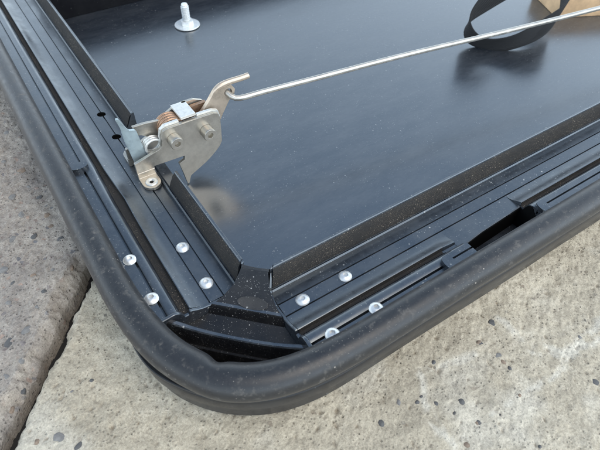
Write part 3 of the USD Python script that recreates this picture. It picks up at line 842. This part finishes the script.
def tint_left(X, Y, d):
    return np.clip(1 - np.abs(d + 14) / 13, 0, 1) * np.clip((f3(X, Y, 0.1, 4, 61) - 0.3) * 3, 0, 1) * 0.8


right_slab = field(axis_lines(-150, 420, 1.1, -1500, 2500), axis_lines(-185, 70, 1.0, -2000, 1500), h_right, 'concrete_slab', M_CON_R, tint_right)
left_slab = field(axis_lines(-170, -60, 0.9, -2500, 1200), axis_lines(-40, 410, 1.05, -1800, 2500), h_left, 'concrete_slab', M_CON_L, tint_left)
gnd = trimesh.creation.box((60000, 60000, 100)); gnd.apply_translation((0, 0, -62 - 50))
obj('ground', gnd, M_SOIL, None, smooth=False, kind='structure')


# stones of the aggregate that lie bare in the surface
def pebble(xy, r, zc, seed):
    g = np.random.default_rng(seed)
    k = 13
    a = np.linspace(0, 2 * np.pi, k, endpoint=False) + g.uniform(-0.2, 0.2, k)
    rad = r * g.uniform(0.7, 1.15, k); rad = (rad + np.roll(rad, 1) + 0.5 * np.roll(rad, -1)) / 2.5; sx, rt = g.uniform(0.6, 1.0), g.uniform(0, 3.14)
    o = np.column_stack([rad * np.cos(a), sx * rad * np.sin(a)]) @ np.array([[math.cos(rt), -math.sin(rt)], [math.sin(rt), math.cos(rt)]])
    rings = [np.column_stack([xy[0] + o[:, 0] * s, xy[1] + o[:, 1] * s, np.full(k, zc + h)]) for s, h in ((1.0, -2.0), (1.0, -0.15), (0.8, 0.25), (0.02, 0.4))]
    return fix_open(grid_mesh(np.array(rings), closed_v=True), (0, 0, 1.0))


def z_at(fn, p):
    X, Y = np.array([[p[0]]]), np.array([[p[1]]])
    pos = np.stack([X, Y], -1)
    return float(fn(X, Y, (pos - gap_r[2]) @ n0 - np.interp(along(pos), gs, gn))[0, 0])


ST_R = [((160, 65), 4.2), ((120, 130), 4.2), ((173, 167), 4.8), ((262, 212), 5.0), ((190, 185), 3.2), ((468, 245), 4.2), ((180, 345), 3.0), ((82, 440), 4.5), ((65, 305), 2.6), ((113, 367), 2.6), ((45, 340), 2.0), ((15, 408), 3.2), ((420, 110), 2.2), ((210, 205), 2.6), ((240, 285), 2.2), ((150, 215), 2.2), ((300, 440), 2.2)]
ST_R = [((440 + u / 3, 300 + v / 3), r * 0.66) for (u, v), r in ST_R]
ST_R += [((320 + u / 3.75, 330 + v / 3.75), r * 0.66) for (u, v), r in [((295, 270), 3.6), ((230, 350), 3.6), ((105, 320), 3.0), ((435, 275), 2.8), ((530, 270), 3.4), ((505, 315), 2.4), ((470, 395), 3.2), ((555, 430), 4.2), ((595, 345), 3.0), ((427, 120), 2.8), ((345, 60), 3.2), ((365, 270), 2.4), ((597, 45), 3.6), ((380, 250), 2.2)]]
ST_R += [((u / 3.75, 330 + v / 3.75), r * 0.66) for (u, v), r in [((262, 75), 3.4), ((220, 402), 5.5), ((295, 435), 4.2), ((137, 420), 3.2), ((185, 432), 2.4), ((345, 190), 2.0), ((270, 230), 1.8)]]
ST_L = [((u / 2.25, 250 + v / 2.25), r * 0.72) for (u, v), r in [((60, 180), 5.2), ((20, 208), 6.5), ((8, 45), 5.0), ((160, 40), 3.6), ((12, 285), 5.0), ((40, 305), 4.0), ((50, 250), 3.0), ((75, 60), 3.0), ((120, 45), 2.6), ((100, 95), 3.0), ((20, 120), 3.2), ((15, 350), 3.6), ((85, 130), 2.8), ((30, 75), 2.4)]]
ST_L += [((u / 2.81, 90 + v / 2.81), r) for (u, v), r in [((20, 120), 3.4), ((60, 230), 3.6), ((35, 300), 3.0), ((110, 300), 3.2), ((60, 350), 3.6), ((140, 380), 3.6), ((30, 420), 4.2), ((95, 410), 3.0), ((10, 200), 2.6), ((130, 350), 2.8), ((80, 270), 2.2), ((170, 420), 3.0)]]
for k, ((u, v), r) in enumerate(ST_R):
    if k % 4 == 3: continue
    p = at(u, v)
    obj('stone', pebble(p, r, z_at(h_right, p), 100 + k), STONES[[0, 0, 1, 0, 2][k % 5]], right_slab, smooth=50)
for k, ((u, v), r) in enumerate(ST_L):
    p = at(u, v, ZG + 2.5)
    obj('stone', pebble(p, r, z_at(h_left, p), 300 + k), STONES[[1, 0, 1, 2][k % 4]], left_slab, smooth=50)
